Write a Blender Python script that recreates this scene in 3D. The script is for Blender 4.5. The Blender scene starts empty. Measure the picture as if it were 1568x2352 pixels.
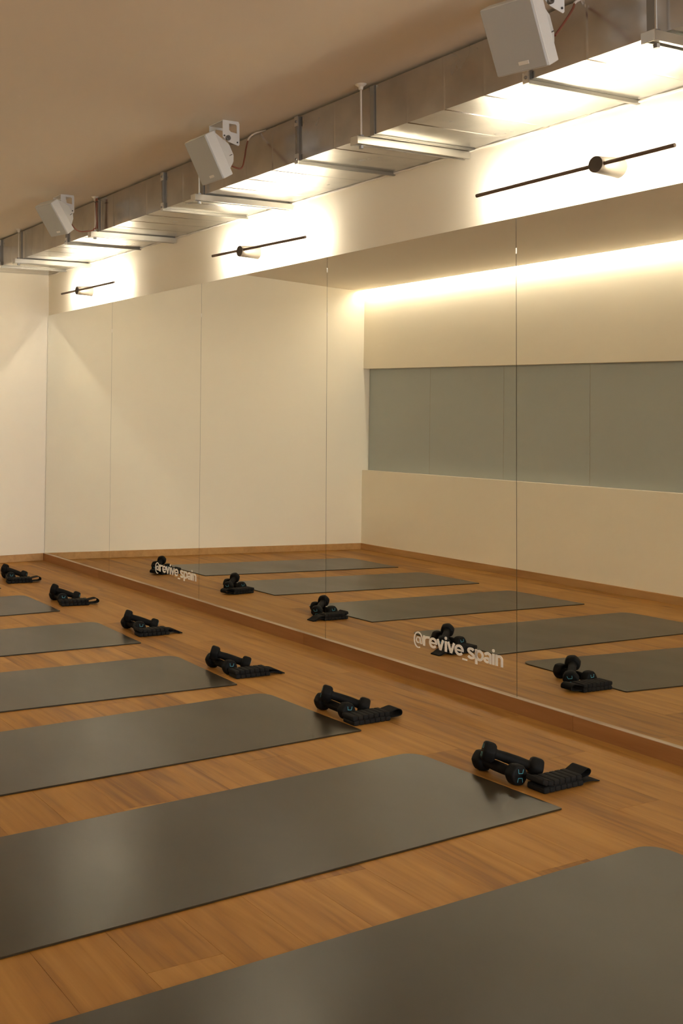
import bpy, bmesh, math, random
from mathutils import Vector, Matrix
random.seed(4)
C = bpy.context.scene.collection
scene = bpy.context.scene

# ------------------------------------------------------------------ camera
F_PX, W_PX, H_PX = 2440.3, 1568.0, 2352.0
cam_d = bpy.data.cameras.new('camera'); cam = bpy.data.objects.new('camera', cam_d); C.objects.link(cam)
cam_d.sensor_fit = 'VERTICAL'; cam_d.sensor_height = 36.0; cam_d.lens = 36.0*F_PX/H_PX
cam_d.shift_x = (784.0-230.0)/H_PX          # an off-centre crop of a wider frame
cam_d.shift_y = -(1176.0-869.4)/H_PX
cam_d.clip_start = .05
yaw, pitch, roll = 0.4505, -0.0322, 0.0005
Fv = Vector((math.sin(yaw)*math.cos(pitch), math.cos(yaw)*math.cos(pitch), -math.sin(pitch)))
Rv = Vector((math.cos(yaw), -math.sin(yaw), 0)); Uv = Rv.cross(Fv)
R2 = Rv*math.cos(roll)+Uv*math.sin(roll); U2 = -Rv*math.sin(roll)+Uv*math.cos(roll)
m = Matrix((R2, U2, -Fv)).transposed().to_4x4(); m.translation = Vector((-3.379, 0, 1.2))
cam.matrix_world = m
scene.camera = cam

# ------------------------------------------------------------------ world, exposure
w = bpy.data.worlds.new('world'); scene.world = w; w.use_nodes = True
w.node_tree.nodes['Background'].inputs[0].default_value = (.02, .018, .015, 1)
w.node_tree.nodes['Background'].inputs[1].default_value = 0.2
scene.view_settings.view_transform = 'Standard'; scene.view_settings.look = 'None'
scene.view_settings.gamma = 1; scene.view_settings.use_curve_mapping = False
scene.view_settings.exposure = 2.55
cy = scene.cycles
cy.max_bounces = 9; cy.diffuse_bounces = 5; cy.glossy_bounces = 5; cy.transmission_bounces = 2
cy.caustics_reflective = True; cy.sample_clamp_indirect = 0; cy.sample_clamp_direct = 0; cy.blur_glossy = 0
cy.use_guiding = True; cy.use_surface_guiding = True; cy.use_volume_guiding = False
cy.use_denoising = True; cy.use_adaptive_sampling = False
LAMP_COL = (1.0, .92, .75)
LAMP_E = 45.0      # radiance of the wall lamps' strips
LED_E = 7.6        # radiance of the strip in the ceiling slot

# cool daylight from the entrance side behind the camera
al = bpy.data.lights.new('entrance_daylight', 'AREA'); al.shape = 'RECTANGLE'; al.size = 2.2; al.size_y = 1.9; al.energy = 25; al.color = (.86, .93, 1.0)
ao = bpy.data.objects.new('entrance_daylight', al); C.objects.link(ao); ao.location = (-1.6, -4.5, 1.35); ao.rotation_euler = (math.radians(90), 0, 0)

# ------------------------------------------------------------------ materials
def mat(name, col, rough=.6, metal=0, spec=.5, noise=None, bump=None, rnoise=None, emit=None):
    M = bpy.data.materials.new(name); M.use_nodes = True; nt = M.node_tree; b = nt.nodes['Principled BSDF']
    b.inputs['Base Color'].default_value = (*col, 1); b.inputs['Roughness'].default_value = rough
    b.inputs['Metallic'].default_value = metal; b.inputs['Specular IOR Level'].default_value = spec
    L = nt.links.new; N = nt.nodes.new
    tc = N('ShaderNodeTexCoord')
    def nz(scale, detail=4, vec=None):
        mp = N('ShaderNodeMapping'); L(tc.outputs['Object'], mp.inputs[0])
        mp.inputs['Scale'].default_value = scale if isinstance(scale, tuple) else (scale,)*3
        n = N('ShaderNodeTexNoise'); n.inputs['Scale'].default_value = 1; n.inputs['Detail'].default_value = detail
        L(mp.outputs[0], n.inputs['Vector']); return n
    if noise:
        sc, c2 = noise; n = nz(sc); mx = N('ShaderNodeMix'); mx.data_type = 'RGBA'
        rp = N('ShaderNodeMapRange'); rp.inputs[1].default_value = .35; rp.inputs[2].default_value = .65
        L(n.outputs['Fac'], rp.inputs[0]); L(rp.outputs[0], mx.inputs[0])
        mx.inputs[6].default_value = (*col, 1); mx.inputs[7].default_value = (*c2, 1); L(mx.outputs[2], b.inputs['Base Color'])
    if rnoise:
        sc, lo, hi = rnoise; n = nz(sc); rp = N('ShaderNodeMapRange'); rp.inputs[1].default_value = .3; rp.inputs[2].default_value = .7
        rp.inputs[3].default_value = lo; rp.inputs[4].default_value = hi
        L(n.outputs['Fac'], rp.inputs[0]); L(rp.outputs[0], b.inputs['Roughness'])
    if bump:
        sc, st = bump; n = nz(sc, 3); bp = N('ShaderNodeBump'); bp.inputs['Strength'].default_value = st; bp.inputs['Distance'].default_value = .002
        L(n.outputs['Fac'], bp.inputs['Height']); L(bp.outputs[0], b.inputs['Normal'])
    if emit:
        ec, es = emit; b.inputs['Emission Color'].default_value = (*ec, 1); b.inputs['Emission Strength'].default_value = es
    return M

def wood_mat(name, c_dark, c_mid, c_light, rough, rand=True, axis='Y', knots=True, spec=.4):
    M = bpy.data.materials.new(name); M.use_nodes = True; nt = M.node_tree; b = nt.nodes['Principled BSDF']
    N = nt.nodes.new; L = nt.links.new
    tc = N('ShaderNodeTexCoord'); oi = N('ShaderNodeObjectInfo')
    off = N('ShaderNodeVectorMath'); off.operation = 'SCALE'; cb = N('ShaderNodeCombineXYZ')
    ml = N('ShaderNodeMath'); ml.operation = 'MULTIPLY'; ml.inputs[1].default_value = 137.0; L(oi.outputs['Random'], ml.inputs[0])
    L(ml.outputs[0], cb.inputs[0]); L(ml.outputs[0], cb.inputs[2])
    ad = N('ShaderNodeVectorMath'); ad.operation = 'ADD'; L(tc.outputs['Object'], ad.inputs[0]); L(cb.outputs[0], ad.inputs[1])
    def nz(sx, sy, sz, detail=5, dist=0.0, rough_=.55):
        mp = N('ShaderNodeMapping'); L(ad.outputs[0], mp.inputs[0]); mp.inputs['Scale'].default_value = (sx, sy, sz)
        n = N('ShaderNodeTexNoise'); n.inputs['Scale'].default_value = 1; n.inputs['Detail'].default_value = detail
        n.inputs['Distortion'].default_value = dist; n.inputs['Roughness'].default_value = rough_; L(mp.outputs[0], n.inputs['Vector']); return n
    big = nz(9, 1.1, 9, 3, 1.2); fine = nz(90, 5, 90, 4, .4); band = nz(26, 1.6, 26, 4, .9)
    def math_(op, a, b_):
        q = N('ShaderNodeMath'); q.operation = op
        for i, v in enumerate((a, b_)):
            if isinstance(v, (int, float)): q.inputs[i].default_value = v
            else: L(v, q.inputs[i])
        return q.outputs[0]
    s = math_('MULTIPLY', big.outputs['Fac'], .5)
    s = math_('ADD', s, math_('MULTIPLY', band.outputs['Fac'], .41))
    s = math_('ADD', s, math_('MULTIPLY', fine.outputs['Fac'], .09))
    if rand:
        s = math_('ADD', s, math_('MULTIPLY', math_('SUBTRACT', oi.outputs['Random'], .5), .15))
    cr = N('ShaderNodeValToRGB'); L(s, cr.inputs[0])
    e = cr.color_ramp.elements; e[0].position = .33; e[0].color = (*c_dark, 1); e[1].position = .66; e[1].color = (*c_light, 1)
    k = e.new(.47); k.color = (*c_mid, 1)
    outc = cr.outputs[0]
    if knots:
        mp = N('ShaderNodeMapping'); L(ad.outputs[0], mp.inputs[0]); mp.inputs['Scale'].default_value = (4.2, 1.7, 4.2)
        v = N('ShaderNodeTexVoronoi'); v.inputs['Scale'].default_value = 1; L(mp.outputs[0], v.inputs['Vector'])
        r = N('ShaderNodeMapRange'); r.inputs[1].default_value = .02; r.inputs[2].default_value = .10; r.inputs[3].default_value = .75; r.inputs[4].default_value = 0
        L(v.outputs['Distance'], r.inputs[0])
        mx = N('ShaderNodeMix'); mx.data_type = 'RGBA'; L(r.outputs[0], mx.inputs[0]); L(outc, mx.inputs[6])
        mx.inputs[7].default_value = (c_dark[0]*.45, c_dark[1]*.42, c_dark[2]*.4, 1); outc = mx.outputs[2]
    L(outc, b.inputs['Base Color'])
    b.inputs['Specular IOR Level'].default_value = spec
    rr = N('ShaderNodeMapRange'); rr.inputs[3].default_value = rough-.05; rr.inputs[4].default_value = rough+.1; L(band.outputs['Fac'], rr.inputs[0]); L(rr.outputs[0], b.inputs['Roughness'])
    bp = N('ShaderNodeBump'); bp.inputs['Strength'].default_value = .12; bp.inputs['Distance'].default_value = .001; L(fine.outputs['Fac'], bp.inputs['Height']); L(bp.outputs[0], b.inputs['Normal'])
    return M

M_wall = mat('wall_paint', (.885, .81, .67), .85, bump=(60, .05))
M_ceil = mat('ceiling_paint', (.85, .775, .66), .9)
M_floor = wood_mat('oak_plank', (.20, .084, .016), (.33, .150, .028), (.43, .215, .050), .50, spec=.25)
M_sub = mat('subfloor', (.10, .06, .03), .9)
M_base = wood_mat('oak_baseboard', (.36, .19, .065), (.46, .25, .09), (.54, .31, .12), .5, knots=False)
M_skirt = wood_mat('brown_skirting', (.22, .092, .026), (.30, .13, .038), (.37, .17, .055), .45, knots=False)
M_cap = mat('worn_board_edge', (.55, .42, .29), .5, noise=((40, 4, 40), (.34, .22, .13)))
M_mirror = mat('mirror_silver', (.88, .88, .83), 0.0, 1)
M_edge = mat('mirror_edge', (.10, .09, .07), .3, spec=.6)
M_frost = mat('frosted_glass', (.41, .435, .41), .42, spec=.6)
M_joint = mat('pane_joint', (.42, .40, .34), .5)
M_galv = mat('galvanised_steel', (.60, .60, .59), .22, 1, noise=(7, (.50, .50, .49)), rnoise=((5, 5, 5), .15, .28))
M_galv2 = mat('galvanised_strut', (.66, .65, .62), .32, 1, rnoise=((9, 9, 9), .26, .40))
M_flange = mat('flange_steel', (.30, .29, .27), .42, 1)
M_dark = mat('dark_joint', (.05, .045, .04), .6)
M_white = mat('speaker_plastic', (.62, .615, .595), .5)
M_grille = mat('speaker_grille', (.47, .48, .48), .65, bump=(900, .5))
M_bracket = mat('white_bracket', (.70, .69, .67), .45)
M_badge = mat('badge', (.78, .75, .70), .4)
M_bolt = mat('bolt_steel', (.30, .30, .30), .35, 1)
M_cable = mat('red_brown_cable', (.20, .06, .035), .55)
M_cablew = mat('white_cable', (.66, .58, .50), .5)
M_seal = mat('white_sealant', (.80, .74, .64), .7)
M_bronze = mat('bronze_rod', (.15, .10, .068), .45, .3)
M_cone = mat('lamp_cone', (.15, .125, .095), .5, bump=((3, 3, 60), .2))
M_conef = mat('lamp_cone_front', (.075, .052, .036), .55)
M_lamp = mat('lamp_strip', (.9, .85, .7), .5, emit=(LAMP_COL, LAMP_E))
M_led = mat('led_strip', (.9, .85, .7), .5, emit=(LAMP_COL, LED_E))
M_alu = mat('aluminium_profile', (.55, .54, .52), .4, 1)
M_mat = mat('mat_rubber', (.025, .0168, .0075), .30, spec=.46, noise=((2.5, 2, 2.5), (.033, .023, .0105)), rnoise=((2.5, 1.2, 2.5), .27, .33))
M_rub = mat('black_neoprene', (.006, .0055, .005), .62, spec=.14, bump=(700, .15))
M_fab = mat('black_nylon', (.008, .007, .006), .75, spec=.2, bump=(900, .3))
M_strap = mat('black_webbing', (.006, .0055, .005), .85, spec=.2, bump=((200, 900, 200), .4))
M_mark = mat('cyan_print', (.10, .42, .50), .5)
M_vinyl = mat('white_vinyl', (.95, .92, .88), .6)

# ------------------------------------------------------------------ mesh helpers
def bm_box(bm, lo, hi, bev=0, seg=2):
    lo, hi = Vector(lo), Vector(hi)
    r = bmesh.ops.create_cube(bm, size=1)
    bmesh.ops.scale(bm, vec=hi-lo, verts=r['verts']); bmesh.ops.translate(bm, vec=(lo+hi)/2, verts=r['verts'])
    if bev:
        es = {e for v in r['verts'] for e in v.link_edges}
        bmesh.ops.bevel(bm, geom=list(es), offset=bev, segments=seg, affect='EDGES', profile=.5)
    return bm
def bm_tube(bm, pts, rad, n=10, cap=True):
    pts = [Vector(p) for p in pts]; rings = []
    for i, q in enumerate(pts):
        t = (pts[min(i+1, len(pts)-1)]-pts[max(i-1, 0)]).normalized()
        a = t.orthogonal().normalized() if i == 0 else (rings[-1][1]-t*rings[-1][1].dot(t)).normalized()
        b = t.cross(a); r = rad[i] if isinstance(rad, (list, tuple)) else rad
        rings.append(([bm.verts.new(q+(a*math.cos(2*math.pi*k/n)+b*math.sin(2*math.pi*k/n))*r) for k in range(n)], a))
    for (r0, _), (r1, _) in zip(rings, rings[1:]):
        for k in range(n): bm.faces.new((r0[k], r0[(k+1) % n], r1[(k+1) % n], r1[k]))
    if cap:
        bm.faces.new(rings[0][0][::-1]); bm.faces.new(rings[-1][0])
    return bm
def bm_extrude(bm, poly, axis, a, b):
    # poly: 2D points; axis: which coordinate the extrusion runs along
    def P(q, t):
        if axis == 0: return (t, q[0], q[1])
        if axis == 1: return (q[0], t, q[1])
        return (q[0], q[1], t)
    A = [bm.verts.new(P(q, a)) for q in poly]; B = [bm.verts.new(P(q, b)) for q in poly]
    n = len(poly)
    for i in range(n): bm.faces.new((A[i], A[(i+1) % n], B[(i+1) % n], B[i]))
    bm.faces.new(A[::-1]); bm.faces.new(B)
    return bm
def mesh(name, bm, material, smooth=False):
    bmesh.ops.recalc_face_normals(bm, faces=bm.faces)
    me = bpy.data.meshes.new(name); bm.to_mesh(me); bm.free(); me.materials.append(material)
    if smooth:
        for p in me.polygons: p.use_smooth = True
        me.set_sharp_from_angle(angle=math.radians(38))
    return me
def obj(name, bm, material, parent=None, smooth=False, loc=None):
    o = bpy.data.objects.new(name, mesh(name, bm, material, smooth)); C.objects.link(o)
    if parent: o.parent = parent
    if loc is not None: o.location = loc
    return o
def link(name, me, parent=None, loc=(0, 0, 0)):
    o = bpy.data.objects.new(name, me); C.objects.link(o); o.location = loc
    if parent: o.parent = parent
    return o
def tag(o, label, cat, group=None):
    o['label'] = label; o['category'] = cat
    if group: o['group'] = group
    return o
def thing(name, label, cat, loc=(0, 0, 0), group=None):
    o = bpy.data.objects.new(name, None); C.objects.link(o); o.location = loc; o.empty_display_size = .1
    return tag(o, label, cat, group)
def struct(name, bm=None, material=None, parent=None):
    o = obj(name, bm, material, parent) if bm else bpy.data.objects.new(name, None)
    if not bm: C.objects.link(o)
    o['kind'] = 'structure'
    return o
def copy_tree(o, parent=None):
    c = o.copy(); C.objects.link(c)
    if parent: c.parent = parent
    for ch in list(o.children): copy_tree(ch, c)
    return c
def B(lo, hi, bev=0, seg=2): return bm_box(bmesh.new(), lo, hi, bev, seg)

# ------------------------------------------------------------------ room shell
XW, XL, YF, YB, YJ, XJ = .035, -3.252, 8.03, -4.6, 2.9, -4.5        # mirror wall, left wall, far wall, back wall
Z_M0, Z_M1, LEAN = .0607, 1.997, .0139           # mirror bottom, top, lean
def mx_at(z): return (z-Z_M0)*LEAN
ZC_R, ZC_L = 2.545, 2.45
floor = struct('floor', B((XJ-.2, YB, -.06), (XW+.1, YF, -.0125)), M_sub)
# planks run along the mirror wall
PW, PL = .192, 1.285
bm = B((0.0004, 0.0004, -.012), (PW-.0004, PL-.0004, 0)); plank_me = mesh('plank', bm, M_floor)
part_me = {}
x = XW-.012-PW; row = 0
while x > XJ-.15:
    y = YB - [0, .43, .86, .21, .64, 1.07][row % 6]
    while y < YF:
        a, b = max(y, YB), min(y+PL, YF)
        if b-a > .03:
            if b-a > PL-.001: o = link('plank', plank_me, floor, (x, y, 0))
            else:
                key = round(b-a, 3)
                if key not in part_me: part_me[key] = mesh('plank', B((.0004, .0004, -.012), (PW-.0004, b-a-.0004, 0)), M_floor)
                o = link('plank', part_me[key], floor, (x, a, 0))
        y += PL
    x -= PW; row += 1
# ceiling, with a lighting slot along the left wall
prof = [(XW+.1, ZC_R), (-.6, ZC_R), (XL+.082, ZC_L), (XL+.082, ZC_L+.09), (XL-.2, ZC_L+.09), (XJ-.2, ZC_L+.09), (XJ-.2, 2.75), (XW+.1, 2.75)]
struct('ceiling', bm_extrude(bmesh.new(), prof, 1, YB-.1, YF+.1), M_ceil)
struct('wall_right', B((XW, YB, -.05), (XW+.15, YF, ZC_R)), M_wall)
struct('wall_far', B((XL-.2, YF, -.05), (XW+.15, YF+.12, 2.56)), M_wall)
struct('wall_back', B((XJ-.2, YB-.12, -.05), (XW+.15, YB, 2.56)), M_wall)
ZW0, ZW1, XR = .748, 1.671, -3.324
def zw1(y): return 1.647+.0198*(y-4.75)
bm = B((XL-.2, YJ, -.05), (XL, YF, ZW0)); bm_extrude(bm, [(YJ, zw1(YJ)), (YF, zw1(YF)), (YF, ZC_L+.088), (YJ, ZC_L+.088)], 0, XL-.2, XL); bm_box(bm, (XL-.2, YJ, ZW0-.01), (XR-.02, YF, ZW1+.10)); bm_box(bm, (XJ-.2, YJ, -.05), (XL-.2, YJ+.15, ZC_L+.088)); bm_box(bm, (XL-.2, YJ, ZW0-.01), (XL, YJ+.1, ZW1+.01)); bm_box(bm, (XJ-.2, YB, -.05), (XJ, YJ, ZC_L+.088))
struct('wall_left', bm, M_wall)
win = struct('window_1')
ys = [YF-.001, 7.213, 6.372, 5.544, 4.70, 3.86, YJ+.1005]
for a, b in zip(ys, ys[1:]):
    obj('pane', bm_extrude(bmesh.new(), [(b+.0035, ZW0), (a-.0035, ZW0), (a-.0035, zw1(a)), (b+.0035, zw1(b))], 0, XR-.012, XR), M_frost, win)
for a in ys[1:-1]:
    obj('joint_strip', B((XR-.012, a-.0035, ZW0), (XR-.0015, a+.0035, zw1(a))), M_joint, win)
BH = .058
struct('baseboard_far', B((XL, YF-.012, 0), (XW, YF, BH), .002, 1), M_base)
struct('baseboard_left', B((XL, YJ, 0), (XL+.012, YF-.012, BH), .002, 1), M_base)
tr = struct('trim_1')
jy = [YF-.012, 6.98, 4.533, 2.864, 1.2, -.6, -2.6, YB]
for a, b in zip(jy, jy[1:]):
    bd = obj('board', B((-.016, b+.0008, 0), (XW, a-.0008, Z_M0-.0025)), M_skirt, tr)
    obj('worn_edge', B((-.0158, b+.0008, Z_M0-.0025), (XW, a-.0008, Z_M0-.0005), .0008, 1), M_cap, bd)

# LED strip hidden in the ceiling slot
led = thing('light_strip', 'long glowing light strip in the ceiling slot above the left wall', 'light', (XL+.058, 0, ZC_L+.006))
obj('profile', B((-.018, YJ+.02, .006), (.0215, YF-.03, .030)), M_alu, led)
obj('diffuser', B((-.016, YJ+.02, .001), (.012, YF-.03, .006)), M_led, led)

# ------------------------------------------------------------------ mirrors
mj = [YF-.003, 6.839, 5.606, 4.372, 3.145, 1.92, .69, -.54]
mlab = ['tall mirror panel in the far corner, farthest of the row',
        'tall mirror panel with the smaller far lettering, second from the far wall',
        'tall plain mirror panel between the two lettered panels',
        'tall mirror panel with the larger near lettering on its lower corner',
        'nearest tall mirror panel at the right edge of the photo',
        'tall mirror panel just outside the right edge of the photo',
        'tall mirror panel beside the camera, outside the photo']
for (a, b), lb in zip(zip(mj, mj[1:]), mlab):
    g = .0012; root = thing('mirror', lb, 'mirror', (0, (a+b)/2, Z_M0), 'mirror panels along the right wall')
    h = (a-b)/2-g; H = Z_M1-Z_M0
    bm = bmesh.new()
    f = [bm.verts.new(q) for q in [(0, h, 0), (0, -h, 0), (H*LEAN, -h, H), (H*LEAN, h, H)]]; bm.faces.new(f)
    obj('silvered_face', bm, M_mirror, root)
    bm = bm_extrude(bmesh.new(), [(.0004, 0), (H*LEAN+.0004, H), (H*LEAN+.0055, H), (.0055, 0)], 1, -h, h)
    obj('glass_edge', bm, M_edge, root)
# white sealant left in the joints
for y, zs in ((3.145, (1.86,)), (4.372, (1.93, 1.70)), (5.606, (1.80,)), (6.839, (1.79,))):
    s = thing('sealant', {3.145: 'white sealant dab in the nearest mirror joint', 4.372: 'white sealant dabs in the second mirror joint from the right',
              5.606: 'white sealant dab in the third mirror joint from the right', 6.839: 'white sealant dab in the farthest mirror joint'}[y], 'sealant', (mx_at(1.8), y, 1.8), 'sealant dabs in the mirror joints')
    for z in zs:
        obj('dab', B((mx_at(z)-mx_at(1.8)-.0022, -.0022, z-1.8-.012), (mx_at(z)-mx_at(1.8)+.002, .0022, z-1.8+.012), .001, 1), M_seal, s)

# ------------------------------------------------------------------ lettering on the mirrors
def arc_pts(cx, cz, rx, rz, a0, a1, n=20):
    return [(cx+rx*math.cos(math.radians(a0+(a1-a0)*i/n)), cz+rz*math.sin(math.radians(a0+(a1-a0)*i/n))) for i in range(n+1)]
def stroke(bm, pts, wd, T):
    # a flat ribbon of width wd along pts (letter plane), .6 mm thick
    P = [Vector(p) for p in pts]; L_, R_ = [], []
    for i, q in enumerate(P):
        d0 = (P[i]-P[i-1]).normalized() if i else (P[1]-P[0]).normalized()
        d1 = (P[i+1]-P[i]).normalized() if i < len(P)-1 else d0
        t = (d0+d1).normalized(); nn = Vector((-t.y, t.x)); k = 1/max(.5, t.dot(d1))
        w_ = wd[i] if isinstance(wd, list) else wd
        L_.append(q+nn*w_/2*k); R_.append(q-nn*w_/2*k)
    F = [[bm.verts.new(T(v, o)) for v in (l, r)] for o in (0, .0006) for l, r in zip(L_, R_)]
    n = len(P); A, Bk = F[:n], F[n:]
    for i in range(n-1):
        bm.faces.new((A[i][0], A[i][1], A[i+1][1], A[i+1][0])); bm.faces.new((Bk[i][0], Bk[i+1][0], Bk[i+1][1], Bk[i][1]))
        bm.faces.new((A[i][0], A[i+1][0], Bk[i+1][0], Bk[i][0])); bm.faces.new((A[i][1], Bk[i][1], Bk[i+1][1], A[i+1][1]))
    for e in (0, n-1): bm.faces.new((A[e][0], Bk[e][0], Bk[e][1], A[e][1]))
XH, SW, ST = .0455, .0118, .0092      # x-height, stem and thin stroke
def glyph(ch, x0, x1):
    """strokes of one lower-case grotesque letter between x0 and x1, baseline at 0"""
    w_ = x1-x0; cx = (x0+x1)/2; h = SW/2; t = ST/2; rx = w_/2-h; rz = XH/2-t
    if ch == 'r': return [([(x0+h, 0), (x0+h, XH)], SW), ([(x0+h, XH*.50), (x0+h+.002, XH*.70), (x0+w_*.48, XH*.87), (x0+w_*.72, XH-t), (x1, XH-t)], ST+.001)]
    if ch == 'e': return [(arc_pts(cx, XH/2, rx, rz, 0, 322, 32), ST+.0012), ([(x0+h, XH*.49), (x1-.0012, XH*.49)], ST*.80)]
    if ch == 'v': return [([(x0+h, XH), (cx, .001)], SW*.95), ([(x1-h, XH), (cx, .001)], SW*.95)]
    if ch == 'i': return [([(cx, 0), (cx, XH)], SW), (arc_pts(cx, XH*1.27, .0033, .0033, 0, 360, 14), .0066)]
    if ch == '_': return [([(x0, -.0105), (x1, -.0105)], .0068)]
    if ch == 's':
        q = arc_pts(cx, XH*.735, rx*.92, XH*.265-t+.001, 25, 235, 14)+arc_pts(cx, XH*.265, rx, XH*.265-t+.001, 60, -160, 14)
        return [(q, ST+.0012)]
    if ch == 'p': return [([(x0+h, -XH*.36), (x0+h, XH)], SW), (arc_pts(x0+h+(w_-SW)/2, XH/2, (w_-SW)/2, rz, 0, 360, 30), ST+.0012)]
    if ch == 'a':
        return [([(x1-h*1.1, 0), (x1-h*1.1, XH*.62)]+arc_pts(cx+.0006, XH*.66, w_/2-h*1.15, XH*.34-t, 0, 165, 12), [SW, SW]+[ST+.0022]*13),
                (arc_pts(x0+w_*.42, XH*.275, w_*.42-t, XH*.275-t, 0, 360, 22), ST+.0006)]
    if ch == 'n': return [([(x0+h, 0), (x0+h, XH)], SW), ([(x0+h, XH*.55)]+arc_pts(cx, XH*.62, w_/2-h, XH*.38-t, 165, 0, 12)+[(x1-h, 0)], SW*.88)]
    if ch == '@':
        z0 = XH*.42; th = .0052
        return [(arc_pts(cx, z0, w_/2-th/2, XH*.74, -68, -322, 30), th), (arc_pts(cx-.001, z0, w_*.20, XH*.27, 0, 360, 20), th),
                ([(cx+w_*.20, z0+XH*.30), (cx+w_*.20, z0-XH*.18)]+arc_pts(cx+w_*.325, z0-XH*.16, w_*.125, XH*.14, 180, 330, 6)+arc_pts(cx, z0, w_/2-th/2, XH*.74, -8, 38, 6), th)]
GL = [('@', 0, .0565), ('r', .0585, .099), ('e', .0955, .146), ('v', .1425, .187), ('i', .1895, .2065), ('v', .205, .2525), ('e', .2495, .302), ('_', .295, .322), ('s', .3215, .3665), ('p', .367, .4145), ('a', .4145, .4575), ('i', .4585, .4755), ('n', .478, .518)]
def lettering(y0, y1, zbase, label):
    k = (y0-y1)/.518
    root = thing('lettering', label, 'lettering', (mx_at(zbase), y0, zbase), 'white lettering on the mirrors')
    for ch, a_, b_ in GL:
        bm = bmesh.new(); xm = (a_+b_)/2
        T = lambda v, o: (-.0014+o+v.y*LEAN, -(v.x-xm)*k, v.y)
        for pts, wd in glyph(ch, a_, b_): stroke(bm, pts, wd, T)
        o = obj({'@': 'at_sign', '_': 'underscore'}.get(ch, 'letter'), bm, M_vinyl, root); o.location = (0, -xm*k, 0)
lettering(3.735, 3.217, .162, 'larger white at-sign lettering on the near mirror, above the skirting')
lettering(6.157, 5.637, .166, 'smaller white at-sign lettering on the far mirror')

# ------------------------------------------------------------------ air duct
DX0, DX1, DZ0, DZ1 = -.515, XW-.001, 2.33, 2.530
duct = thing('air_duct', 'long rectangular galvanised steel air duct under the ceiling above the mirrors', 'duct', (0, 0, DZ0))
joints = [YF-.001, 7.67, 7.253, 6.418, 5.94, 5.111, 4.70, 3.875, 3.374, 2.584, 2.12, 1.31, .66, 0.03, -.62, -1.25, -1.9, -3.2, YB+.001]
def duct_section(a, b):      # a far, b near; shallow raised beads every 0.2 m
    ring = lambda o: [(DX0-o, DZ0-o-DZ0), (DX1, DZ0-o-DZ0), (DX1, DZ1-DZ0), (DX0-o, DZ1-DZ0)]
    st = []; n = max(1, round((a-b)/.205)); step = (a-b)/n
    st.append((b, 0))
    for k in range(1, n):
        y = b+k*step; st += [(y-.008, 0), (y-.002, .0017), (y+.002, .0017), (y+.008, 0)]
    st.append((a, 0))
    bm = bmesh.new(); prev = None
    for y, o in st:
        r = [bm.verts.new((q[0], y, q[1])) for q in ring(o)]
        if prev:
            for k in range(4): bm.faces.new((prev[k], prev[(k+1) % 4], r[(k+1) % 4], r[k]))
        else: bm.faces.new(r)
        prev = r
    bm.faces.new(prev[::-1]); return bm
for a, b in zip(joints, joints[1:]): obj('duct_section', duct_section(a-.0003, b+.0003), M_galv, duct)
def flange(y):
    t, d = .007, .014
    prof = [(DX0-d, -d), (DX1, -d), (DX1, -.0005), (DX0-.0005, -.0005), (DX0-.0005, DZ1-DZ0), (DX0-d, DZ1-DZ0)]
    f = obj('flange', bm_extrude(bmesh.new(), prof, 1, y-t, y+t), M_flange, duct)
    for z in (-d-.001, DZ1-DZ0-.045):
        obj('corner_clip', B((DX0-d-.002, y-t-.007, z), (DX0-d+.004, y+t+.005, z+.045), .001, 1), M_galv2, f)
        obj('clip_bolt', bm_tube(bmesh.new(), [(DX0-d-.007, y-.004, z+.02), (DX0-d-.002, y-.004, z+.02)], .006, 6), M_bolt, f)
for y in (7.67, 6.418, 5.111, 3.875, 2.584, 1.31): flange(y)
for y in (7.253, 5.94, 4.70, 3.374, 2.12, .66):
    prof = [(DX0-.006, -.005), (DX1, -.005), (DX1, -.0008), (DX0-.0008, -.0008), (DX0-.0008, DZ1-DZ0), (DX0-.006, DZ1-DZ0)]
    obj('slip_joint', bm_extrude(bmesh.new(), prof, 1, y-.012, y+.012), M_flange, duct)
# ragged sealant bead where the duct meets the wall
bm = bmesh.new(); pts = []; y = YF-.02; rr = random.Random(2)
while y > YB+.05: pts.append((XW-.0075, y, -.004+rr.uniform(-.003, .002))); y -= .05
bm_tube(bm, pts, [rr.uniform(.003, .0062) for _ in pts], 6); obj('sealant_bead', bm, M_seal, duct)

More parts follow.
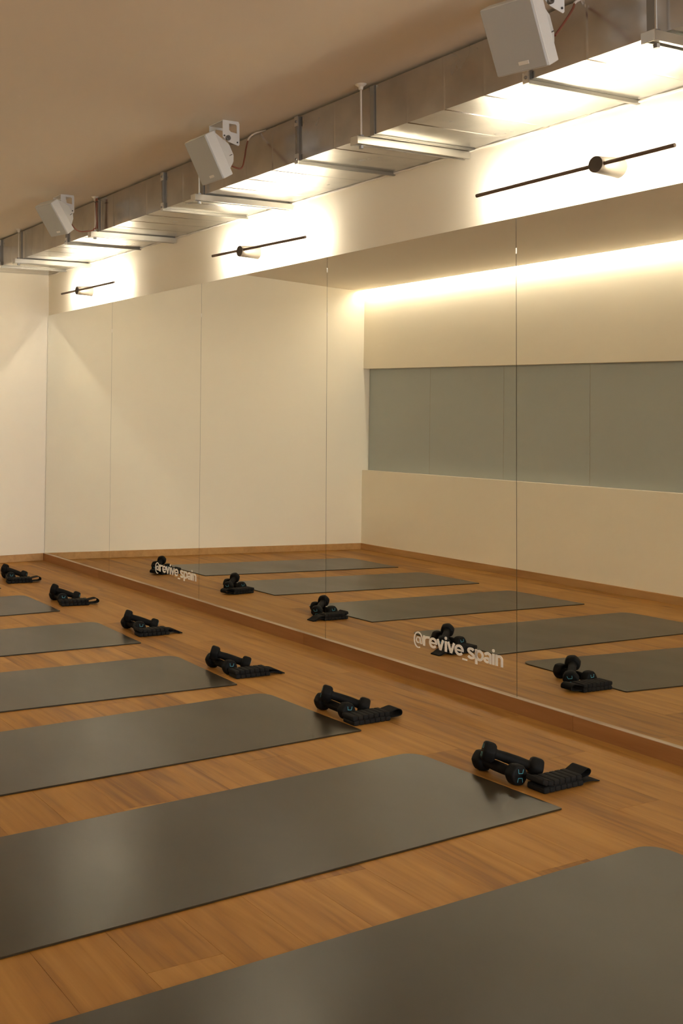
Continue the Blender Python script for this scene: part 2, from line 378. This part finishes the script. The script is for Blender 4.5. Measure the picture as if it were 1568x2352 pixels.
hl = ['duct hanger at the upper right corner, strut with a visible bolt', 'duct hanger with a white threaded rod up to the ceiling, nearest whole strut',
      'duct hanger strut under the middle speaker', 'duct hanger dark strut beside the farthest speaker', 'farthest duct hanger strut near the far wall', ]
for y, lb in zip((2.085, 3.415, 4.69, 5.94, 7.235), hl):
    r = thing('duct_hanger', lb, 'hanger', (-.27, y, DZ0-.006), 'strut hangers under the duct')
    w_, h_ = .021, .030
    prof = [(-w_, 0), (-w_, -h_), (-w_*.45, -h_), (-w_*.45, -h_+.003), (-w_+.003, -h_+.003), (-w_+.003, -.003), (w_-.003, -.003), (w_-.003, -h_+.003), (w_*.45, -h_+.003), (w_*.45, -h_), (w_, -h_), (w_, 0)]
    obj('strut', bm_extrude(bmesh.new(), prof, 0, DX0-.065+.27, XW-.004+.27), M_galv2, r)
    xr = DX0-.028+.27
    obj('rod', bm_tube(bmesh.new(), [(xr, 0, -.02), (xr, 0, ZC_R-DZ0+.006)], .004, 8), M_galv2 if y != 3.415 else M_cablew, r)
    obj('nut', bm_tube(bmesh.new(), [(xr, 0, .002), (xr, 0, .010)], .012, 6), M_bolt, r); obj('washer', bm_tube(bmesh.new(), [(xr, 0, .0001), (xr, 0, .002)], .016, 12), M_bolt, r)
    obj('nut', bm_tube(bmesh.new(), [(xr, 0, -.045), (xr, 0, -.033)], .010, 6), M_bolt, r)
    if y != 2.085:
        bm = bm_tube(bmesh.new(), [(xr, 0, ZC_R-DZ0-.018), (xr, 0, ZC_R-DZ0-.006), (xr, 0, ZC_R-DZ0+.003), (xr, 0, ZC_R-DZ0+.0055)], [.008, .010, .022, .024], 14); obj('ceiling_plate', bm, M_seal, r, True)
    bm = B((DX0-.066+.27, -.023, -.033), (DX0-.062+.27, .023, .001), .001, 1); obj('end_cap', bm, M_galv2, r)

# ------------------------------------------------------------------ wall lamps
def wall_lamp(yc, z, y0, y1, z0, z1, label):
    r = thing('wall_lamp', label, 'lamp', (XW, yc, z), 'linear lamps above the mirrors')
    L_ = .122
    bm = bm_tube(bmesh.new(), [(-.0, 0, 0), (-L_+.004, 0, 0), (-L_+.0005, 0, 0)], [.037, .0305, .030], 36, cap=False)
    bm.faces.new([v for v in bm.verts if abs(v.co.x) < 1e-5]); obj('cone', bm, M_cone, r, True)
    obj('front_cap', bm_tube(bmesh.new(), [(-L_+.001, 0, 0), (-L_-.001, 0, 0)], .0302, 36), M_conef, r, True)
    xr = -.112
    a, b = Vector((xr, y0-yc, z0-z)), Vector((xr, y1-yc, z1-z))
    obj('rod', bm_tube(bmesh.new(), [a, b], .0076, 14), M_bronze, r, True)
    # the strip sits in the back of the rod and shines at the wall
    d = (b-a).normalized(); a2, b2 = a+d*.004, b-d*.004; up = Vector((0, 0, .005))
    bm = bmesh.new(); xo = Vector((.0079, 0, 0)); xi = Vector((.0055, 0, 0))
    A = [bm.verts.new(q) for q in (a2-up+xi, a2+up+xi, a2+up+xo, a2-up+xo)]; Bq = [bm.verts.new(q) for q in (b2-up+xi, b2+up+xi, b2+up+xo, b2-up+xo)]
    for k in range(4): bm.faces.new((A[k], A[(k+1) % 4], Bq[(k+1) % 4], Bq[k]))
    bm.faces.new(A); bm.faces.new(Bq[::-1]); obj('light_strip', bm, M_lamp, r)
wall_lamp(2.671, 2.104, 3.254, 2.365, 2.097, 2.106, 'large bronze rod wall lamp at the upper right, nearest')
wall_lamp(5.010, 2.108, 5.312, 4.416, 2.121, 2.100, 'bronze rod wall lamp in the middle, above the third mirror panel')
wall_lamp(7.208, 2.114, 7.511, 6.606, 2.119, 2.110, 'smallest bronze rod wall lamp, nearest the far corner')
wall_lamp(0.330, 2.104, 0.90, 0.01, 2.104, 2.104, 'bronze rod wall lamp beside the camera, outside the photo')

# ------------------------------------------------------------------ speakers
def speaker(c, n, U, V, yb, label, cable, p0=None):
    c, n, U, V = map(Vector, (c, n, U, V)); n.normalize(); U.normalize(); V.normalize(); K = -n
    base = Vector((-.735, yb, ZC_R)); r = thing('speaker', label, 'speaker', base, 'white speakers along the duct')
    w_, h_, d_ = .177, .214, .057
    def T(bm):
        M_ = Matrix((U, K, V)).transposed().to_4x4(); M_.translation = c-base
        bmesh.ops.transform(bm, matrix=M_, verts=bm.verts); return bm
    cab = obj('cabinet', T(B((-w_/2, .002, -h_/2), (w_/2, d_, h_/2), .004, 2)), M_white, r)
    g = obj('grille', T(B((-w_/2+.003, -.003, -h_/2+.003), (w_/2-.003, .004, h_/2-.003), .002, 1)), M_grille, r)
    bm = B((-.004, -.0045, -h_/2+.022), (.030, -.0025, -h_/2+.033), .0005, 1)
    obj('badge', T(bm), M_badge, g)
    # rear housing: narrower, deep in the middle, cut away below
    prof = [(d_-.002, .100), (.078, .098), (.128, .020), (.128, -.035), (.112, -.062), (d_-.002, -.088)]
    bm = bm_extrude(bmesh.new(), prof, 0, -.073, .073)
    for v in bm.verts:
        if v.co.y > .07: v.co.x *= .74
    bmesh.ops.bevel(bm, geom=bm.edges[:], offset=.004, segments=2, affect='EDGES'); obj('rear_housing', T(bm), M_white, r, True)
    for s in (-1, 1): obj('rear_slot', T(B((s*.0565-.003, .092, -.030), (s*.0565+.003, .116, -.027))), M_dark, cab)
    # U bracket screwed to the ceiling
    hw = .058; zt = -.006
    br = bmesh.new(); bm_box(br, (-.044, -hw, zt-.003), (.046, hw, zt), .001, 1)
    for s in (-1, 1):
        ys_ = (s*hw-.0015, s*hw+.0015); xo0, xo1, zb_ = -.044, .046, -.118
        outer = [(xo0, zt), (xo1-.008, zt), (xo1, zt-.008), (xo1, zb_+.006), (xo1-.006, zb_), (xo0+.030, zb_+.014), (xo0, zb_+.034)]
        inner = [(xo0+.034, zt-.014), (xo1-.022, zt-.014), (xo1-.014, zt-.02), (xo1-.014, -.062), (xo0+.044, -.058), (xo0+.034, -.05)]
        def V2(q, y): return br.verts.new((q[0], y, q[1]))
        # plate with a cut-out, as a strip of quads between outer and inner loops
        n_o, n_i = len(outer), len(inner)
        loops = []
        for y in ys_: loops.append(([V2(q, y) for q in outer], [V2(q, y) for q in inner]))
        for (o_, i_) in loops:
            es = [br.edges.new((o_[k], o_[(k+1) % n_o])) for k in range(n_o)]+[br.edges.new((i_[k], i_[(k+1) % n_i])) for k in range(n_i)]
            bmesh.ops.triangle_fill(br, use_beauty=True, use_dissolve=False, edges=es)
        for q in (0, 1):
            L0, L1 = loops[0][q], loops[1][q]; nn = len(L0)
            for k in range(nn): br.faces.new((L0[k], L0[(k+1) % nn], L1[(k+1) % nn], L1[k]))
    bk = obj('bracket', br, M_bracket, r)
    for s in (-1, 1):
        q = [(-.018, s*hw, -.088), (-.018, s*(hw+.009), -.088), (-.018, s*(hw+.010), -.088), (-.018, s*(hw+.0102), -.088), (-.018, s*(hw+.015), -.088)]
        obj('knob', bm_tube(bmesh.new(), q, [.0125, .0125, .0115, .006, .0055], 12), M_bolt, bk, True)
        for xx, zz in ((.034, -.103), (-.036, -.078)): obj('screw', bm_tube(bmesh.new(), [(xx, s*hw, zz), (xx, s*(hw+.004), zz)], .004, 8), M_dark, bk)
    p0 = (c+K*.112+V*-.060 if p0 is None else Vector(p0))-base
    pts = [p0]+[Vector(q)-base for q in cable]
    # smooth the cable
    out = []
    for k in range(len(pts)-1):
        a_, b_, c_, d2 = pts[max(k-1, 0)], pts[k], pts[k+1], pts[min(k+2, len(pts)-1)]
        for i in range(6):
            t = i/6; out.append(.5*((2*b_)+(c_-a_)*t+(2*a_-5*b_+4*c_-d2)*t*t+(3*b_-a_-3*c_+d2)*t**3))
    out.append(pts[-1]); k = int(len(out)*.6)
    cb = obj('cable', bm_tube(bmesh.new(), out[:k+1], .0038, 8), M_cable, r, True)
    obj('cable_end', bm_tube(bmesh.new(), out[k:], .0042, 8), M_cablew, cb, True)
speaker((-.864, 2.323, 2.336), (-.867, -.115, -.484), (.159, -.986, -.051), (-.472, -.121, .873), 2.345,
        'biggest white box speaker at the top right, nearest the camera', [(-.64, 2.321, 2.429), (-.57, 2.353, 2.489), (-.53, 2.377, 2.523), (-.50, 2.36, 2.5375)], (-.715, 2.30, 2.36))
speaker((-.859, 4.126, 2.349), (-.88, -.019, -.475), (.025, -1, -.006), (-.474, -.017, .88), 4.150,
        'middle white box speaker with its red cable, second from the camera', [(-.68, 4.097, 2.325), (-.64, 4.125, 2.38), (-.60, 4.170, 2.446), (-.56, 4.205, 2.505), (-.53, 4.195, 2.530), (-.50, 4.15, 2.537)])
speaker((-.876, 5.853, 2.356), (-.794, -.136, -.593), (.184, -.983, -.021), (-.58, -.125, .805), 5.99,
        'smallest white box speaker at the left, farthest from the camera', [(-.70, 5.86, 2.31), (-.62, 5.88, 2.315), (-.565, 5.90, 2.34), (-.55, 5.905, 2.44), (-.545, 5.91, 2.535)])
# a pair of red-brown cables tied beside the far hanger
tg_ = thing('cable_pair', 'two red-brown cables hanging on the duct beside the farthest speaker', 'cable', (-.549, 5.905, 2.338))
for q in ([(0, .006, .19), (0, .004, .1), (0, .014, 0)], [(0, -.008, .19), (0, -.004, .1), (0, -.012, 0)]): obj('cable', bm_tube(bmesh.new(), q, .0045, 8), M_cable, tg_, True)
obj('cable_tie', B((-.006, -.014, .165), (.006, .014, .170)), M_dark, tg_)

# ------------------------------------------------------------------ exercise mats
mats = [(-.6715, 1.4176, .0416, 'frontmost dark exercise mat, cut off by the bottom of the photo'),
        (-.7026, 2.3206, .0494, 'dark exercise mat second from the front, with the largest visible dumbbells at its corner'),
        (-.7288, 3.2123, .0343, 'dark exercise mat third from the front, left of the second dumbbell pair'),
        (-.7766, 3.9886, -.0429, 'dark exercise mat fourth from the front, in the middle of the row'),
        (-.7610, 4.9194, -.0404, 'dark exercise mat fifth from the front, at the left edge'),
        (-.7816, 5.9203, -.0107, 'small dark exercise mat corner sixth from the front, at the left edge'),
        (-.8115, 6.8533, .0010, 'farthest exercise mat, barely in view at the left edge but whole in the mirror')]
MWd, MLn = .61, 1.857
def mat_mesh():
    pts = []
    def arc(cx, cy_, r, a0, a1, n): 
        for i in range(n+1):
            a = math.radians(a0+(a1-a0)*i/n); pts.append((cx+r*math.cos(a), cy_+r*math.sin(a)))
    s, b = .006, .062
    arc(-s, s, s, -90, 0, 3); arc(-b, MWd-b, b, 0, 90, 12); arc(-MLn+b, MWd-b, b, 90, 180, 12); arc(-MLn+s, s, s, 180, 270, 3)
    bm = bm_extrude(bmesh.new(), pts, 2, .0006, .0056)
    es = [e for e in bm.edges if abs(e.verts[0].co.z-e.verts[1].co.z) < 1e-6]
    bmesh.ops.bevel(bm, geom=es, offset=.0008, segments=1, affect='EDGES')
    return mesh('exercise_mat', bm, M_mat)
mm = mat_mesh()
for x, y, a, lb in mats:
    o = link('exercise_mat', mm, None, (x, y, 0)); o.rotation_euler = (0, 0, a); tag(o, lb, 'mat', 'dark exercise mats on the floor')
    if lb.startswith('frontmost'): o.scale = (1.06, 1, 1)

# ------------------------------------------------------------------ dumbbells
CC, HT, HR, GR = .150, .040, .034, .0168
def head_mesh(s):
    bm = bmesh.new(); n = 48
    prof = [(-HT/2, .62), (-HT/2+.001, .80), (-HT/2+.006, .95), (-HT/2+.013, 1.0), (HT/2-.010, 1.0), (HT/2-.004, .95), (HT/2-.0008, .84), (HT/2, .70)]
    rings = []
    for xx, k in prof:
        r = []
        for i in range(n):
            t = 2*math.pi*i/n; h = math.cos(math.pi/6)/math.cos((t % (math.pi/3))-math.pi/6)   # hexagon
            rad = HR*(.55*1+.45*min(h/.93, 1.06))*k
            r.append(bm.verts.new((s*(CC/2+xx), rad*math.cos(t), rad*math.sin(t))))
        rings.append(r)
    for a, b in zip(rings, rings[1:]):
        for i in range(n): bm.faces.new((a[i], a[(i+1) % n], b[(i+1) % n], b[i]))
    bm.faces.new(rings[0]); bm.faces.new(rings[-1]); return mesh('head', bm, M_rub, True)
def mark_mesh(s):
    bm = bmesh.new(); xx = s*(CC/2+HT/2+.0002)
    def bar(p, q, t=.0007):
        p, q = Vector(p), Vector(q); d = (q-p).normalized(); nrm = Vector((-d.y, d.x))*t
        bm_v = [bm.verts.new((xx+o, *(c+sg*nrm))) for o in (-.0003, .0003) for c, sg in ((p, 1), (p, -1), (q, -1), (q, 1))]
        for f in ((0, 1, 2, 3), (7, 6, 5, 4), (0, 4, 5, 1), (1, 5, 6, 2), (2, 6, 7, 3), (3, 7, 4, 0)): bm.faces.new([bm_v[i] for i in f])
    for u in (1, -1):
        bar((-.0105, u*.0205), (-.008, u*.0075)); bar((-.008, u*.0075), (.008, u*.0075)); bar((.008, u*.0075), (.0105, u*.0205))
    return mesh('printed_mark', bm, M_mark)
def make_dumbbell():
    r = bpy.data.objects.new('dumbbell', None); C.objects.link(r); r.empty_display_size = .05
    for s in (-1, 1):
        h = link('head', head_mesh(s), r); link('printed_mark', mark_mesh(s), h)
    L_ = CC/2-HT/2+.004
    pts = [(-L_, 0, 0), (-L_+.010, 0, 0), (-.02, 0, 0), (.02, 0, 0), (L_-.010, 0, 0), (L_, 0, 0)]
    obj('handle', bm_tube(bmesh.new(), pts, [.0205, GR*.96, GR*1.06, GR*1.06, GR*.96, .0205], 20), M_rub, r, True)
    return r
def pose(o, near, far, twist=0):
    near, far = Vector(near), Vector(far); X = (near-far).normalized(); Z = (Vector((0, 0, 1))-X*X.z).normalized(); Y = Z.cross(X)
    if twist: Z, Y = Z*math.cos(twist)+Y*math.sin(twist), Y*math.cos(twist)-Z*math.sin(twist)
    M_ = Matrix((X, Y, Z)).transposed().to_4x4(); M_.translation = (near+far)/2; o.matrix_world = M_
sets = [(-.656, 2.543, -.558, 2.562), (-.679, 3.366, -.572, 3.394), (-.702, 4.172, -.581, 4.200), (-.650, 5.151, -.540, 5.180), (-.668, 6.150, -.565, 6.166), (-.640, 7.124, -.530, 7.130)]
where = ['beside the second mat from the front, largest pair', 'beside the third mat from the front', 'beside the fourth mat from the front',
         'beside the fifth mat from the front', 'beside the sixth mat from the front', 'by the far wall at the left edge']
proto = make_dumbbell(); first = True
for (ax, ay, bx, by), wh in zip(sets, where):
    ang = (math.atan2(by-ay, bx-ax)-math.atan2(.019, .098))*.6
    R_ = Matrix.Rotation(ang, 3, 'Z'); o0 = Vector((ax, ay, 0))
    G = lambda dx, dy, z: o0+R_ @ Vector((dx, dy, 0))+Vector((0, 0, z))
    zf = HR*.97
    for k, (nr, fr, lb, tw) in enumerate((((0, 0, zf), (.008, .150, zf), 'lower black dumbbell lying on the floor ', .12),
                                     ((.098, .009, .0370), (-.0165, .104, .0790), 'upper black dumbbell leaning across its twin ', .25))):
        if first: d = proto; first = False
        else: d = copy_tree(proto)
        a, b = G(*nr), G(*fr); dd = (b-a).normalized()*CC; pose(d, a, a+dd, tw)
        tag(d, lb+wh, 'dumbbell', 'black dumbbells in crossed pairs')

# ------------------------------------------------------------------ ankle weights
NP, PLN, PDY = 7, .0258, .070
def pocket_mesh(h):
    bm = B((0.0003, 0, 0), (PLN-.0003, PDY, h), .0048, 3)
    return mesh('pocket', bm, M_fab, True)
pk = pocket_mesh(.0175)
def ribbon(path, y0, y1, t=.0028):
    bm = bmesh.new(); pts = [Vector((q[0], 0, q[1])) for q in path]; sm = []
    for k in range(len(pts)-1):
        a_, b_, c_, d2 = pts[max(k-1, 0)], pts[k], pts[k+1], pts[min(k+2, len(pts)-1)]
        for i in range(5):
            u = i/5; sm.append(.5*((2*b_)+(c_-a_)*u+(2*a_-5*b_+4*c_-d2)*u*u+(3*b_-a_-3*c_+d2)*u**3))
    sm.append(pts[-1]); rings = []
    for i, q in enumerate(sm):
        tg = (sm[min(i+1, len(sm)-1)]-sm[max(i-1, 0)]).normalized(); nn = Vector((-tg.z, 0, tg.x))*t/2
        rings.append([bm.verts.new(v) for v in (q+nn+Vector((0, y0, 0)), q+nn+Vector((0, y1, 0)), q-nn+Vector((0, y1, 0)), q-nn+Vector((0, y0, 0)))])
    for a, b in zip(rings, rings[1:]):
        for k in range(4): bm.faces.new((a[k], a[(k+1) % 4], b[(k+1) % 4], b[k]))
    bm.faces.new(rings[0]); bm.faces.new(rings[-1][::-1]); return bm
def ankle_weight(x, y, a, variant, label):
    r = thing('ankle_weight', label, 'weight', (x, y, 0), 'folded black ankle weights'); r.rotation_euler = (0, 0, a)
    curl, loop = variant
    L_ = NP*PLN
    for k in range(NP):
        link('pocket', pk, r, (k*PLN, 0, .0012))
        o = link('pocket', pk, r, (k*PLN-.004, .002, .0192))
        if curl:
            t = (1.5-k)/1.5 if k < 2 else 0
            if t > 0: o.location.z += .010*t*t+.003; o.rotation_euler = (0, .38*t+.1, 0); o.location.x -= .002
        else: o.rotation_euler = (0, random.uniform(-.03, .03), 0)
    # lining between the two layers
    obj('lining', B((.002, .004, .0168), (L_-.004, PDY-.003, .0205)), M_strap, r)
    if loop == 'high':
        obj('strap', ribbon([(L_-.012, .029), (L_+.012, .039), (L_+.034, .047), (L_+.048, .038), (L_+.040, .026), (L_+.012, .020), (L_-.01, .014)], .012, PDY), M_strap, r)
        obj('strap_end', ribbon([(L_-.004, .006), (L_+.02, .009), (L_+.05, .0075), (L_+.082, .0022)], .006, PDY-.010), M_strap, r)
    elif loop == 'round':
        obj('strap', ribbon([(L_-.012, .028), (L_+.016, .034), (L_+.045, .038), (L_+.062, .030), (L_+.062, .016), (L_+.045, .011), (L_+.015, .010), (L_-.01, .008)], .010, PDY-.004), M_strap, r)
    else:
        obj('strap', ribbon([(L_-.012, .029), (L_+.014, .027), (L_+.036, .022), (L_+.060, .010), (L_+.080, .0030)], .008, PDY-.006, .0045), M_strap, r)
        obj('strap_end', ribbon([(L_-.006, .010), (L_+.02, .014), (L_+.045, .009), (L_+.066, .0022)], .012, PDY-.009, .006), M_strap, r)
aw = [(-.650, 2.434, .02, (True, 'high')), (-.716, 3.272, .0, (False, 'round')), (-.728, 4.074, -.05, (False, 'flat')), (-.700, 5.056, -.06, (True, 'flat')), (-.712, 6.060, -.16, (False, 'round')), (-.700, 7.020, -.12, (True, 'round'))]
for (x, y, a, v), wh in zip(aw, ['in front of the largest dumbbell pair', 'in front of the dumbbells by the third mat', 'in front of the dumbbells by the fourth mat',
                                 'in front of the dumbbells by the fifth mat', 'in front of the dumbbells by the sixth mat', 'before the farthest dumbbells at the left edge']):
    ankle_weight(x, y, a, v, 'folded black ankle weight of padded pockets '+wh)
bpy.context.view_layer.update()
